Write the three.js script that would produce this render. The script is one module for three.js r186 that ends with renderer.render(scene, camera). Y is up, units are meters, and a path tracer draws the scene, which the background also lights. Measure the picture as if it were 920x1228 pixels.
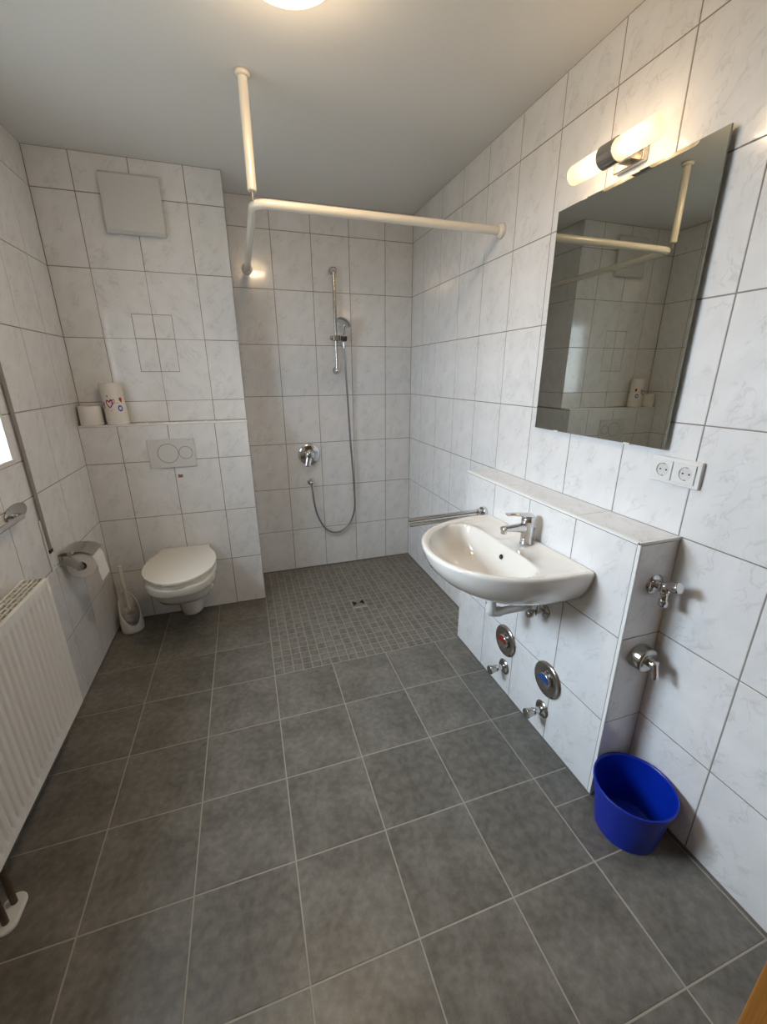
import * as THREE from 'three';
import { mergeGeometries, mergeVertices, toCreasedNormals } from 'three/addons/utils/BufferGeometryUtils.js';
import { RoundedBoxGeometry } from 'three/addons/geometries/RoundedBoxGeometry.js';
import { RectAreaLightUniformsLib } from 'three/addons/lights/RectAreaLightUniformsLib.js';
import { createNoise2D, createNoise3D } from 'simplex-noise';

// ---------------------------------------------------------------- camera, light, exposure
const scene = new THREE.Scene();
const camera = new THREE.PerspectiveCamera(102.24, 920 / 1228, 0.05, 60);
camera.position.set(-1.2111, 1.4542, 3.029);
camera.rotation.order = 'YXZ';
camera.rotation.set(-0.32024, -0.31671, -0.00353);
const renderer = new THREE.WebGLRenderer();
renderer.toneMapping = THREE.LinearToneMapping;
renderer.toneMappingExposure = 1.05;
renderer.shadowMap.enabled = true;
RectAreaLightUniformsLib.init();

const SKY = new THREE.Color(0.74, 0.87, 1.0);
scene.background = SKY.clone().multiplyScalar(11);
// window opening in the left wall (metres)
const WIN = { z0: 1.1, z1: 2.1, y0: 1.135, y1: 2.065 };
// skylight falling in through the window: the patch of sky in front of and above it
const daylight = new THREE.RectAreaLight(new THREE.Color(0.72, 0.86, 1.0), 31, 1.25, 1.5);
daylight.name = 'window_skylight';
daylight.position.set(-3.0, 2.35, 1.42);
daylight.lookAt(-0.5, 0.5, 1.80);
scene.add(daylight);
const WARM = new THREE.Color(1.0, 0.75, 0.49);
const CEILING_LAMP_POWER = 0.42, CEILING_LAMP_GLOW = 32, MIRROR_LAMP_POWER = 0.036;

// ---------------------------------------------------------------- room dimensions (measured)
const XL = -2.069, XE = -1.2014, H = 2.473, ZNEAR = 3.6;
const ZU = 0.29, ZL = 0.389, YSHELF = 1.2;              // cistern wall: upper face, lower face, shelf
const LX = -0.156, LZ0 = 1.193, LZ1 = 2.2115, LY = 0.989; // basin ledge
const YG = 0.3277, TB = 0.33, TA = 0.25;
const ROWS = [0, ...Array.from({ length: 7 }, (_, k) => YG + k * TB), H];

// ---------------------------------------------------------------- helpers
let seed = 12345;
const rnd = () => { seed = (seed * 1664525 + 1013904223) >>> 0; return seed / 4294967296; };
const V = (x, y, z) => new THREE.Vector3(x, y, z);
const used = new Map();
const numbered = (n) => { const k = used.get(n) || 0; used.set(n, k + 1); return k ? n + '_' + String(k).padStart(3, '0') : n; };
const baseOf = new WeakMap();
function thing(name, label, category, base = [0, 0, 0], group) {
  const g = new THREE.Group(); g.name = numbered(name); g.position.set(...base);
  g.userData = { label, category }; if (group) g.userData.group = group;
  baseOf.set(g, V(...base)); scene.add(g); return g;
}
function structure(name, label, category) {
  const g = new THREE.Group(); g.name = name; g.userData = { kind: 'structure', label, category };
  baseOf.set(g, V(0, 0, 0)); scene.add(g); return g;
}
function part(name, geo, mat, parent, label) {           // geometry in world metres
  const b = baseOf.get(parent); if (b.lengthSq() > 0) geo.translate(-b.x, -b.y, -b.z);
  const m = new THREE.Mesh(geo, mat); m.name = name; m.castShadow = m.receiveShadow = true;
  if (label) m.userData.label = label;
  baseOf.set(m, b); parent.add(m); return m;
}
const merge = (...g) => mergeGeometries(g.map((x) => { const y = x.index ? x.toNonIndexed() : x; for (const k of Object.keys(y.attributes)) if (!['position', 'normal', 'uv'].includes(k)) y.deleteAttribute(k); return y; }), false);
const box = (x0, x1, y0, y1, z0, z1) => { const g = new THREE.BoxGeometry(x1 - x0, y1 - y0, z1 - z0); g.translate((x0 + x1) / 2, (y0 + y1) / 2, (z0 + z1) / 2); return g; };
const rbox = (x0, x1, y0, y1, z0, z1, r = 0.003, s = 2) => { const g = new RoundedBoxGeometry(x1 - x0, y1 - y0, z1 - z0, s, r); g.translate((x0 + x1) / 2, (y0 + y1) / 2, (z0 + z1) / 2); return g; };
const aim = (g, o, d) => { g.applyQuaternion(new THREE.Quaternion().setFromUnitVectors(V(0, 1, 0), V(...d).normalize())); g.translate(...o); return g; };
const lathe = (prof, o, d, seg = 40) => aim(new THREE.LatheGeometry(prof.map((p) => new THREE.Vector2(p[0], p[1])), seg), o, d);
const rod = (a, b, r, r2 = r, seg = 20) => {
  const d = V(b[0] - a[0], b[1] - a[1], b[2] - a[2]), L = d.length(), c = Math.min(r, r2) * 0.18;
  return lathe([[0, 0], [r - c, 0], [r, c], [r2, L - c], [r2 - c, L], [0, L]], a, [d.x, d.y, d.z], seg);
};
const tube = (pts, r, seg = 64, rs = 14, tension = 0.5) => new THREE.TubeGeometry(new THREE.CatmullRomCurve3(pts.map((p) => V(...p)), false, 'catmullrom', tension), seg, r, rs, false);
// loft through closed rings of equal length; caps close the ends
function loft(rings, capA = true, capB = true) {
  const n = rings[0].length, pos = [], idx = [];
  rings.forEach((r) => r.forEach((p) => pos.push(...p)));
  for (let k = 0; k + 1 < rings.length; k++) for (let i = 0; i < n; i++) {
    const a = k * n + i, b = k * n + (i + 1) % n, c = a + n, d = b + n;
    idx.push(a, b, c, b, d, c);
  }
  const cap = (k, flip) => {
    const c = [0, 0, 0]; rings[k].forEach((p) => p.forEach((v, j) => { c[j] += v / n; }));
    const ci = pos.length / 3; pos.push(...c);
    for (let i = 0; i < n; i++) { const a = k * n + i, b = k * n + (i + 1) % n; flip ? idx.push(ci, b, a) : idx.push(ci, a, b); }
  };
  if (capA) cap(0, true); if (capB) cap(rings.length - 1, false);
  const g = new THREE.BufferGeometry(); g.setAttribute('position', new THREE.Float32BufferAttribute(pos, 3));
  g.setAttribute('uv', new THREE.Float32BufferAttribute(new Array(pos.length / 3 * 2).fill(0), 2));
  g.setIndex(idx); g.computeVertexNormals(); return g;
}
const extrudeY = (pts, y0, y1, bevel = 0.004, seg = 3) => {   // outline in (x, z)
  const s = new THREE.Shape(pts.map((p) => new THREE.Vector2(p[0], -p[1])));
  const g = new THREE.ExtrudeGeometry(s, { depth: y1 - y0 - 2 * bevel, bevelEnabled: true, bevelThickness: bevel, bevelSize: bevel, bevelOffset: -bevel, bevelSegments: seg, curveSegments: 12 });
  g.rotateX(-Math.PI / 2); g.translate(0, y0 + bevel, 0); return g;
};

// ---------------------------------------------------------------- procedural textures
const n2 = createNoise2D(() => rnd()), n3 = createNoise2D(() => rnd());
const fbm = (f, x, y, o = 4) => { let s = 0, a = 0.5; for (let i = 0; i < o; i++) { s += a * f(x, y); x *= 2.03; y *= 2.03; a *= 0.5; } return s; };
function dataTex(size, fn, srgb = true) {
  const d = new Uint8Array(size * size * 4);
  for (let j = 0; j < size; j++) for (let i = 0; i < size; i++) {
    const c = fn(i / size, j / size); const o = (j * size + i) * 4;
    d[o] = c[0]; d[o + 1] = c[1]; d[o + 2] = c[2]; d[o + 3] = 255;
  }
  const t = new THREE.DataTexture(d, size, size); t.wrapS = t.wrapT = THREE.MirroredRepeatWrapping;
  t.magFilter = THREE.LinearFilter; t.minFilter = THREE.LinearMipmapLinearFilter; t.generateMipmaps = true;
  if (srgb) t.colorSpace = THREE.SRGBColorSpace; t.needsUpdate = true; return t;
}
const marble = dataTex(1024, (u, v) => {
  // fine diagonal streaks in loose patches; 1 texture unit = 1 m
  const a = u * 0.55 + v * 0.835, b = u * 0.835 - v * 0.55;
  const wx = 0.05 * fbm(n2, u * 7, v * 7, 3), wy = 0.012 * fbm(n3, u * 22, v * 22, 3);
  const w = fbm(n3, (a + wx) * 6, (b + wx * 0.5 + wy) * 17, 4);
  const patch = Math.max(0, Math.min(1, fbm(n2, a * 5 + 30, b * 9, 3) * 2.4 + 0.35));
  const vein = Math.pow(Math.max(0, 1 - Math.abs(w) * 7), 1.5) * patch;
  const cloud = fbm(n3, a * 5 + 9, b * 9, 5);
  const k = 228 + cloud * 6 - vein * 15 - patch * 2;
  return [k + 0.5, k, k - 0.5];
});
const floorTex = dataTex(1024, (u, v) => {
  const a = fbm(n2, u * 5, v * 5, 5), b = fbm(n3, u * 26, v * 26, 4), c = n2(u * 170, v * 170);
  const k = 105 + a * 20 + b * 17 + c * 3; return [k + 5, k + 1, k - 7];
});
const floorBump = dataTex(512, (u, v) => { const k = 128 + 70 * fbm(n2, u * 60, v * 60, 3) + 30 * n3(u * 9, v * 9); return [k, k, k]; }, false);
const paintBump = dataTex(512, (u, v) => { const k = 128 + 90 * fbm(n3, u * 45, v * 45, 3); return [k, k, k]; }, false);
const woodTex = dataTex(512, (u, v) => {
  const g = fbm(n2, u * 34 + 0.8 * n3(u * 3, v * 1.2), v * 1.6, 4), k = 1 + 0.16 * g + 0.05 * n3(u * 160, v * 6);
  return [188 * k, 124 * k, 52 * k].map((x) => Math.min(255, x));
});

// ---------------------------------------------------------------- materials
const std = (o) => new THREE.MeshStandardMaterial(o), phy = (o) => new THREE.MeshPhysicalMaterial(o);
const M = {
  tile: phy({ map: marble, roughness: 0.16, clearcoat: 0.6, clearcoatRoughness: 0.06 }),
  tileWhite: phy({ color: 0xdedbd6, roughness: 0.2, clearcoat: 0.4, clearcoatRoughness: 0.08 }),
  grout: std({ color: 0x8a847d, roughness: 0.9 }),
  mosaicGrout: std({ color: 0x9a9387, roughness: 0.85 }),
  floorGrout: std({ color: 0xa49d90, roughness: 0.85 }),
  floorTile: std({ map: floorTex, roughness: 0.36, bumpMap: floorBump, bumpScale: 0.0002 }),
  mosaic: std({ map: floorTex, roughness: 0.45 }),
  ceiling: std({ color: 0xe8e6e1, roughness: 0.95, bumpMap: paintBump, bumpScale: 0.0006 }),
  plaster: std({ color: 0xd9d6d0, roughness: 0.92, bumpMap: paintBump, bumpScale: 0.0005 }),
  trim: phy({ color: 0xe8e8e6, roughness: 0.2 }),
  seal: std({ color: 0x6b6861, roughness: 0.6 }),
  ceramic: phy({ color: 0xe4e0d9, roughness: 0.12, clearcoat: 1, clearcoatRoughness: 0.03 }),
  seatPlastic: phy({ color: 0xe2ddd2, roughness: 0.22, clearcoat: 0.3, clearcoatRoughness: 0.15 }),
  plastic: phy({ color: 0xdeddda, roughness: 0.35 }),
  greyPlastic: phy({ color: 0xcfcdca, roughness: 0.4 }),
  enamel: phy({ color: 0xe9e7e2, roughness: 0.28, clearcoat: 0.4, clearcoatRoughness: 0.1 }),
  railWhite: phy({ color: 0xeae4d6, roughness: 0.25, clearcoat: 0.4, clearcoatRoughness: 0.1 }),
  chrome: std({ color: 0xd6d6d8, metalness: 1, roughness: 0.07 }),
  chromeDull: std({ color: 0xb9b6b0, metalness: 1, roughness: 0.2 }),
  steel: std({ color: 0xa8a6a2, metalness: 1, roughness: 0.32 }),
  darkSteel: std({ color: 0x77736e, metalness: 1, roughness: 0.35 }),
  hose: std({ color: 0x9b9b9d, metalness: 1, roughness: 0.28 }),
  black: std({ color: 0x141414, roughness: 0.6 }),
  dark: std({ color: 0x3a3835, roughness: 0.7 }),
  mirror: std({ color: 0xb4b5ad, metalness: 1, roughness: 0.0 }),
  mirrorEdge: phy({ color: 0x8f958c, roughness: 0.2 }),
  blue: phy({ color: 0x03279c, roughness: 0.36 }),
  paper: std({ color: 0xe6e2dc, roughness: 0.95 }),
  cardboard: std({ color: 0xa79a88, roughness: 0.9 }),
  strap: std({ color: 0x8d8680, roughness: 0.85 }),
  wood: phy({ map: woodTex, roughness: 0.35, clearcoat: 0.25, clearcoatRoughness: 0.2 }),
  red: std({ color: 0x7c1c18, roughness: 0.35 }),
  capBlue: std({ color: 0x1a4484, roughness: 0.35 }),
  pvc: phy({ color: 0xe3e4e4, roughness: 0.3 }),
  pane: phy({ color: 0xffffff, roughness: 0, transmission: 1, thickness: 0, ior: 1.45 }),
  paving: std({ color: 0x8c8a80, roughness: 0.95 }),
  tape: std({ color: 0x8a6a4c, roughness: 0.8 }),
  brown: std({ color: 0x6a5a4a, metalness: 0.6, roughness: 0.4 }),
  acrylic: phy({ color: 0xf2f2f0, roughness: 0.15, transmission: 0.6, thickness: 0 }),
};
const tubeGlass = phy({ color: 0xf4efe6, roughness: 0.55, transmission: 0.55, thickness: 0, emissive: new THREE.Color(1.0, 0.66, 0.34), emissiveIntensity: 0.3 });
const lampGlow = (k) => phy({ color: 0xf6efe2, roughness: 0.35, emissive: new THREE.Color(1.0, 0.74, 0.42), emissiveIntensity: k });

// ---------------------------------------------------------------- tiles
const tileCache = new Map();
function tileGeo(w, h, variant, bevel = 0.0012, depth = 0.004, uvScale = 1) {   // front face at z = 0, back at -depth
  const key = [w.toFixed(3), h.toFixed(3), variant, bevel, depth].join();
  if (tileCache.has(key)) return tileCache.get(key);
  const x = w / 2, y = h / 2, b = bevel, pos = [], uv = [], ou = (variant * 0.317) % 1, ov = (variant * 0.571) % 1;
  const quad = (...p) => { for (const i of [0, 1, 2, 0, 2, 3]) { pos.push(...p[i]); uv.push(ou + p[i][0] * uvScale, ov + p[i][1] * uvScale); } };
  const F = [[-x + b, -y + b, 0], [x - b, -y + b, 0], [x - b, y - b, 0], [-x + b, y - b, 0]];
  const E = [[-x, -y, -b], [x, -y, -b], [x, y, -b], [-x, y, -b]];
  const B = [[-x, -y, -depth], [x, -y, -depth], [x, y, -depth], [-x, y, -depth]];
  quad(...F);
  for (let i = 0; i < 4; i++) { const j = (i + 1) % 4; quad(E[i], E[j], F[j], F[i]); quad(B[i], B[j], E[j], E[i]); }
  const g = new THREE.BufferGeometry();
  g.setAttribute('position', new THREE.Float32BufferAttribute(pos, 3)); g.setAttribute('uv', new THREE.Float32BufferAttribute(uv, 2));
  g.computeVertexNormals(); tileCache.set(key, g); return g;
}
function subtract(r, h) {   // rectangles [u0,u1,v0,v1]
  const [a, b, c, d] = r, [e, f, g, k] = h;
  if (e >= b || f <= a || g >= d || k <= c) return [r];
  const out = [];
  if (g > c) out.push([a, b, c, g]); if (k < d) out.push([a, b, k, d]);
  const c2 = Math.max(c, g), d2 = Math.min(d, k);
  if (e > a) out.push([a, e, c2, d2]); if (f < b) out.push([f, b, c2, d2]);
  return out.filter((q) => q[1] - q[0] > 0.006 && q[3] - q[2] > 0.006);
}
// frame: place(u, v) gives the world point of the tile face; quat turns +z to the face normal and +x to the u direction
function tiles(parent, us, vs, place, quat, opt = {}) {
  const { gap = 0.0029, holes = [], mat = M.tile, tilt = 0.0013, name = 'tile', skip } = opt;
  for (let i = 0; i + 1 < us.length; i++) for (let j = 0; j + 1 < vs.length; j++) {
    let rs = [[us[i], us[i + 1], vs[j], vs[j + 1]]];
    if (skip && skip(rs[0])) continue;
    for (const h of holes) rs = rs.flatMap((r) => subtract(r, h));
    for (const [a, b, c, d] of rs) {
      const m = new THREE.Mesh(tileGeo(b - a - gap, d - c - gap, Math.floor(rnd() * 7), opt.bevel), mat);
      m.name = name; m.position.copy(place((a + b) / 2, (c + d) / 2)); m.quaternion.copy(quat);
      m.rotateX((rnd() - 0.5) * tilt); m.rotateY((rnd() - 0.5) * tilt);
      m.castShadow = m.receiveShadow = true; parent.add(m);
    }
  }
}
const Q = (rx, ry) => new THREE.Quaternion().setFromEuler(new THREE.Euler(rx, ry, 0, 'YXZ'));
const QF = Q(0, 0), QR = Q(0, -Math.PI / 2), QL = Q(0, Math.PI / 2), QU = Q(-Math.PI / 2, 0), QB = Q(0, Math.PI);
const range = (from, to, step, at) => { // joints: from, at + k*step in between, to
  const r = [from]; let x = at; while (x - step > from + 0.008) x -= step; for (; x < to - 0.008; x += step) if (x > from + 0.008) r.push(x); r.push(to); return r;
};
const G = 0.0008;   // grout lies this far behind the tile face

// floor
const floor = structure('floor', 'dark grey stone-look tiled bathroom floor', 'floor');
part('grout_bed', box(XL - 0.3, 0.12, -0.1, -G - 0.0002, -0.12, 5.2), M.floorGrout, floor);
const FX = (k) => -0.3087 - (6 - k) * 0.2969, FZ = (k) => 1.5014 + k * 0.2971;
const fxs = range(XL, 0, 0.2969, FX(6)), fzs = range(ZL, ZNEAR, 0.2971, FZ(0));
const floorAt = (u, v) => V(u, 0, -v);
tiles(floor, fxs, range(-ZNEAR, -ZL, 0.2971, -FZ(0)), floorAt, QU, {
  mat: M.floorTile, gap: 0.0042, tilt: 0.0012, bevel: 0.0008,
  holes: [[FX(3), 0.01, -FZ(-1), 0], [LX - 0.001, 0.01, -LZ1, -LZ0]],
});
// shower mosaic: pitch 48.9 mm, laid from the corner of the floor tiles
const mosaic = new THREE.Group(); mosaic.name = 'shower_mosaic'; baseOf.set(mosaic, V(0, 0, 0)); floor.add(mosaic);
{
  const px = 0.0489, list = [], x0 = FX(3), z1 = FZ(-1), DR = { x: -0.612, z: 0.65 };
  for (let i = 0; i < 25; i++) for (let j = 0; j < 25; j++) {
    const a = x0 + i * px, b = Math.min(0, a + px), d = z1 - j * px, c = Math.max(0, d - px);
    if (b - a < 0.01 || d - c < 0.01) continue;
    if (Math.abs((a + b) / 2 - DR.x) < 0.04 && Math.abs((c + d) / 2 - DR.z) < 0.055) continue;
    if (d > LZ0 && b > LX && a > LX - 0.01) continue;
    list.push({ a, b, c, d, dist: Math.hypot((a + b) / 2 + 1.21, 1.45, 3.03 - (c + d) / 2) });
  }
  list.sort((p, q) => p.dist - q.dist);
  const rest = [];
  list.forEach((t, k) => {
    const g = tileGeo(t.b - t.a - 0.0045, t.d - t.c - 0.0045, Math.floor(rnd() * 7), 0.0008);
    const y = (rnd() - 0.5) * 0.0004;
    if (k < 300) {
      const m = new THREE.Mesh(g, M.mosaic); m.name = 'mosaic_tile'; m.castShadow = m.receiveShadow = true;
      m.quaternion.copy(QU); m.position.set((t.a + t.b) / 2, y, (t.c + t.d) / 2); mosaic.add(m);
    } else { const c = g.clone(); c.applyQuaternion(QU); c.translate((t.a + t.b) / 2, y, (t.c + t.d) / 2); rest.push(c); }
  });
  part('grout_bed', box(x0 + 0.002, 0, -0.02, -G, 0, z1 - 0.002), M.mosaicGrout, mosaic);
  const m = part('mosaic_field', mergeGeometries(rest), M.mosaic, mosaic); m.userData.kind = 'stuff';
}

// ceiling
{
  const c = structure('ceiling', 'plain painted off-white ceiling', 'ceiling');
  const g = box(XL - 0.3, 0.12, H, H + 0.12, -0.12, 5.2); part('ceiling_slab', g, M.ceiling, c);
}
// back wall of the shower
{
  const w = structure('wall_back', 'marbled white tiled wall behind the shower', 'wall');
  part('backing', box(XE - 0.05, 0.12, -0.1, H, -0.12, -G), M.grout, w);
  tiles(w, range(XE, 0, TA, -0.2007), ROWS, (u, v) => V(u, v, 0), QF);
}
// right wall
{
  const w = structure('wall_right', 'marbled white tiled wall behind washbasin and mirror', 'wall');
  part('backing', box(G, 0.12, -0.1, H, -0.12, ZNEAR + 0.1), M.grout, w);
  tiles(w, range(0, ZNEAR, TA, 0.2018), ROWS, (u, v) => V(0, v, u), QR, { skip: (r) => r[0] > LZ0 && r[1] < LZ1 && r[3] < LY + 0.01 });
}
// left wall with the window opening
const WX = -2.369;
{
  const w = structure('wall_left', 'marbled white tiled wall with the window', 'wall');
  const x0 = WX, x1 = XL - G;
  part('backing', merge(box(x0, x1, -0.1, H, -0.12, WIN.z0), box(x0, x1, -0.1, H, WIN.z1, ZNEAR + 0.1), box(x0, x1, -0.1, WIN.y0, WIN.z0, WIN.z1), box(x0, x1, WIN.y1, H, WIN.z0, WIN.z1)), M.grout, w);
  tiles(w, range(-ZNEAR, -ZU, TA, -0.26 - 0.25).filter((u) => true), ROWS, (u, v) => V(XL, v, -u), QL, {
    holes: [[-WIN.z1, -WIN.z0, WIN.y0, WIN.y1]],
  });
  // plastered reveal of the opening
  const t = 0.012, a = XL + 0.001;
  part('reveal', merge(box(x0, a, WIN.y0, WIN.y1, WIN.z0, WIN.z0 + t), box(x0, a, WIN.y0, WIN.y1, WIN.z1 - t, WIN.z1), box(x0, a, WIN.y1 - t, WIN.y1, WIN.z0, WIN.z1)), M.plaster, w);
  part('window_sill', rbox(x0, a + 0.004, WIN.y0, WIN.y0 + 0.02, WIN.z0, WIN.z1, 0.004), M.tileWhite, w);
}
// cistern wall: full height in front of the pipes, lower part deeper, shelf on top
{
  const w = structure('wall_cistern', 'marbled white tiled boxed-in cistern wall with a shelf above the toilet', 'wall');
  part('backing', merge(box(XL, XE - G, -0.05, H, -0.1, ZU - G), box(XL, XE - G, -0.05, YSHELF - G, ZU - G, ZL - G)), M.grout, w);
  const us = range(XL, XE, TA, -1.3846), at = (z) => (u, v) => V(u, v, z);
  const AP = [-1.7355, -1.5385, 1.477, 1.771];           // access panel cut into four tiles
  const V2 = -1.6346, YC = ROWS[5];
  const upper = ROWS.filter((y) => y > YSHELF);
  tiles(w, us, [YSHELF, ...upper], at(ZU), QF, { skip: (r) => r[1] > AP[0] && r[0] < AP[1] && r[3] > AP[2] && r[2] < AP[3] });
  const gq = 0.0022;
  for (const [u0, u1] of [[V2 - TA, V2], [V2, V2 + TA]]) for (const [v0, v1] of [[YC - TB, YC], [YC, YC + TB]]) {
    const left = u0 < V2 - 0.01, low = v0 < YC - 0.01, g2 = gq / 2;
    const A = u0 + g2, B = u1 - g2, C = v0 + g2, D = v1 - g2;
    const p = left
      ? (low ? [[A, C], [B, C], [B, AP[2] - g2], [AP[0] - g2, AP[2] - g2], [AP[0] - g2, D], [A, D]] : [[A, C], [AP[0] - g2, C], [AP[0] - g2, AP[3] + g2], [B, AP[3] + g2], [B, D], [A, D]])
      : (low ? [[A, C], [B, C], [B, D], [AP[1] + g2, D], [AP[1] + g2, AP[2] - g2], [A, AP[2] - g2]] : [[AP[1] + g2, C], [B, C], [B, D], [A, D], [A, AP[3] + g2], [AP[1] + g2, AP[3] + g2]]);
    const s = new THREE.Shape(p.map((q) => new THREE.Vector2(...q)));
    const g = new THREE.ExtrudeGeometry(s, { depth: 0.004, bevelEnabled: false }); g.translate(0, 0, ZU - 0.004);
    part('tile', g, M.tile, w);
  }
  const panel = new THREE.Group(); panel.name = 'access_panel'; w.add(panel);
  tiles(panel, [AP[0], V2, AP[1]], [AP[2], YC, AP[3]], at(ZU + 0.0004), QF, { gap: 0.0034 });
  const lower = [...ROWS.filter((y) => y < YSHELF), YSHELF - 0.008];
  tiles(w, us, lower, at(ZL), QF);
  // side facing the shower
  tiles(w, [-ZU + 0.0, 0], [YSHELF, ...upper], (u, v) => V(XE, v, -u), QL);
  tiles(w, [-ZL, 0], lower, (u, v) => V(XE, v, -u), QL);
  // shelf
  tiles(w, us, [-ZL + 0.008, -ZU], (u, v) => V(u, YSHELF, -v), QU);
  const t = structure('trim_1', 'white edge strip along the cistern shelf', 'trim');
  part('edge_strip', rbox(XL + 0.001, XE, YSHELF - 0.009, YSHELF + 0.0006, ZL - 0.008, ZL + 0.0012, 0.002), M.trim, t);
}
// ledge behind the basin
{
  const w = structure('wall_basin', 'waist-high marbled tiled ledge carrying the washbasin', 'wall');
  part('backing', box(LX + G, 0, -0.05, LY - G, LZ0 + G, LZ1 - G), M.grout, w);
  const rows = [0, YG, YG + TB, LY - 0.0095];
  tiles(w, [LZ0, 1.452, 1.703, 1.954, LZ1 - 0.0115], rows, (u, v) => V(LX, v, u), QR);
  tiles(w, [LX + 0.003, 0], rows, (u, v) => V(u, v, LZ1), QF);
  tiles(w, [-0.0, -LX - 0.003].map((x) => x), rows, (u, v) => V(-u, v, LZ0), QB);
  tiles(w, [LX + 0.0095, 0], [-LZ1 + 0.0095, -1.945, -1.683, -1.422, -LZ0], (u, v) => V(u, LY, -v), QU);
  const t2 = structure('trim_2', 'white corner strip down the ledge edge', 'trim');
  part('corner_strip', rbox(LX - 0.0016, LX + 0.0035, 0, LY, LZ1 - 0.0105, LZ1 + 0.0016, 0.0015), M.trim, t2);
  const t3 = structure('trim_3', 'white edge strip along the front of the ledge top', 'trim');
  part('edge_strip', rbox(LX - 0.0016, LX + 0.0085, LY - 0.0085, LY + 0.0012, LZ0, LZ1 + 0.0016, 0.0015), M.trim, t3);
  part('edge_strip', rbox(LX + 0.0085, -0.0002, LY - 0.0085, LY + 0.0012, LZ1 - 0.0085, LZ1 + 0.0016, 0.0015), M.trim, t3);
}
// sealing joints between floor and walls
{
  const t = structure('trim_4', 'dark grey sealing joint between floor and wall tiles', 'trim');
  part('seal', merge(box(-0.005, 0, 0, 0.005, LZ1, ZNEAR), box(LX - 0.005, LX, 0, 0.005, LZ0, LZ1), box(LX, 0, 0, 0.005, LZ1, LZ1 + 0.005), box(XL, XL + 0.005, 0, 0.005, ZL, ZNEAR), box(XL, XE, 0, 0.005, ZL, ZL + 0.005), box(XE, 0, 0, 0.005, 0, 0.005), box(-0.005, 0, 0, 0.005, 0, LZ0)), M.seal, t);
}
// near wall behind the camera with the doorway, hallway beyond
const DX0 = -0.93, DX1 = -0.06, DH = 2.02;
{
  const w = structure('wall_near', 'painted wall with the doorway', 'wall');
  part('plaster', merge(box(XL - 0.3, DX0, -0.05, H, ZNEAR, ZNEAR + 0.14), box(DX1, 0.12, -0.05, H, ZNEAR, ZNEAR + 0.14), box(DX0, DX1, DH, H, ZNEAR, ZNEAR + 0.14)), M.plaster, w);
  const h = structure('wall_hallway', 'painted walls of the hallway beyond the doorway', 'wall');
  part('plaster', merge(box(XL - 0.3, XL - 0.2, -0.05, H, ZNEAR + 0.14, 5.2), box(0.05, 0.12, -0.05, H, ZNEAR + 0.14, 5.2), box(XL - 0.3, 0.12, -0.05, H, 5.1, 5.2)), M.plaster, h);
  const d = structure('door_1', 'open wooden bathroom door leaf', 'door');
  // leaf, hinged near the right wall, standing open into the room
  const hx = -0.06, hz = ZNEAR - 0.02, ex = -0.268, ez = 2.775, L = Math.hypot(ex - hx, ez - hz), ang = Math.atan2(ex - hx, ez - hz);
  const leaf = new RoundedBoxGeometry(0.04, 1.985, L, 2, 0.004); leaf.translate(0.02, 1.985 / 2 + 0.008, L / 2);
  leaf.rotateY(ang); leaf.translate(hx, 0, hz); part('leaf', leaf, M.wood, d);
  const fr = merge(box(DX0 - 0.07, DX0 + 0.02, 0, DH + 0.05, ZNEAR - 0.012, ZNEAR + 0.15), box(DX1 - 0.02, DX1 + 0.05, 0, DH + 0.05, ZNEAR - 0.012, ZNEAR + 0.15), box(DX0 - 0.07, DX1 + 0.05, DH - 0.02, DH + 0.05, ZNEAR - 0.012, ZNEAR + 0.15));
  part('door_frame', fr, M.wood, d);
  const hd = merge(rod([0, 1.05, L - 0.06], [-0.055, 1.05, L - 0.06], 0.009), rod([-0.055, 1.05, L - 0.05], [-0.055, 1.05, L - 0.18], 0.009), lathe([[0, 0], [0.026, 0], [0.026, 0.006], [0, 0.008]], [0, 1.05, L - 0.06], [-1, 0, 0]));
  hd.rotateY(ang); hd.translate(hx, 0, hz); part('door_handle', hd, M.steel, d);
}
// ground outside the window
{
  const g = structure('ground_outside', 'pale paved ground outside the window', 'ground');
  part('paving', box(-40, -2.6, -3.2, -3.0, -30, 30), M.paving, g);
}
// window
{
  const w = structure('window_1', 'white framed window above the radiator', 'window');
  const x0 = -2.33, x1 = -2.26, f = 0.06, { z0, z1, y0, y1 } = WIN, a = z0 + 0.012, b = z1 - 0.012, c = y0 + 0.02, d = y1 - 0.012;
  const ring = (x0, x1, a, b, c, d, f, r) => merge(rbox(x0, x1, c, d, a, a + f, r), rbox(x0, x1, c, d, b - f, b, r), rbox(x0, x1, c, c + f, a + f, b - f, r), rbox(x0, x1, d - f, d, a + f, b - f, r));
  part('window_frame', ring(x0, x1, a, b, c, d, f, 0.004), M.pvc, w);
  part('sash', ring(x0 + 0.012, x1 + 0.014, a + 0.045, b - 0.045, c + 0.045, d - 0.045, 0.06, 0.005), M.pvc, w);
  part('pane', box(-2.302, -2.298, c + 0.1, d - 0.1, a + 0.1, b - 0.1), M.pane, w);
  part('window_handle', merge(rod([x1 + 0.014, 1.55, b - 0.075], [x1 + 0.045, 1.55, b - 0.075], 0.009), rod([x1 + 0.045, 1.56, b - 0.075], [x1 + 0.045, 1.44, b - 0.075], 0.009)), M.pvc, w);
}

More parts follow.
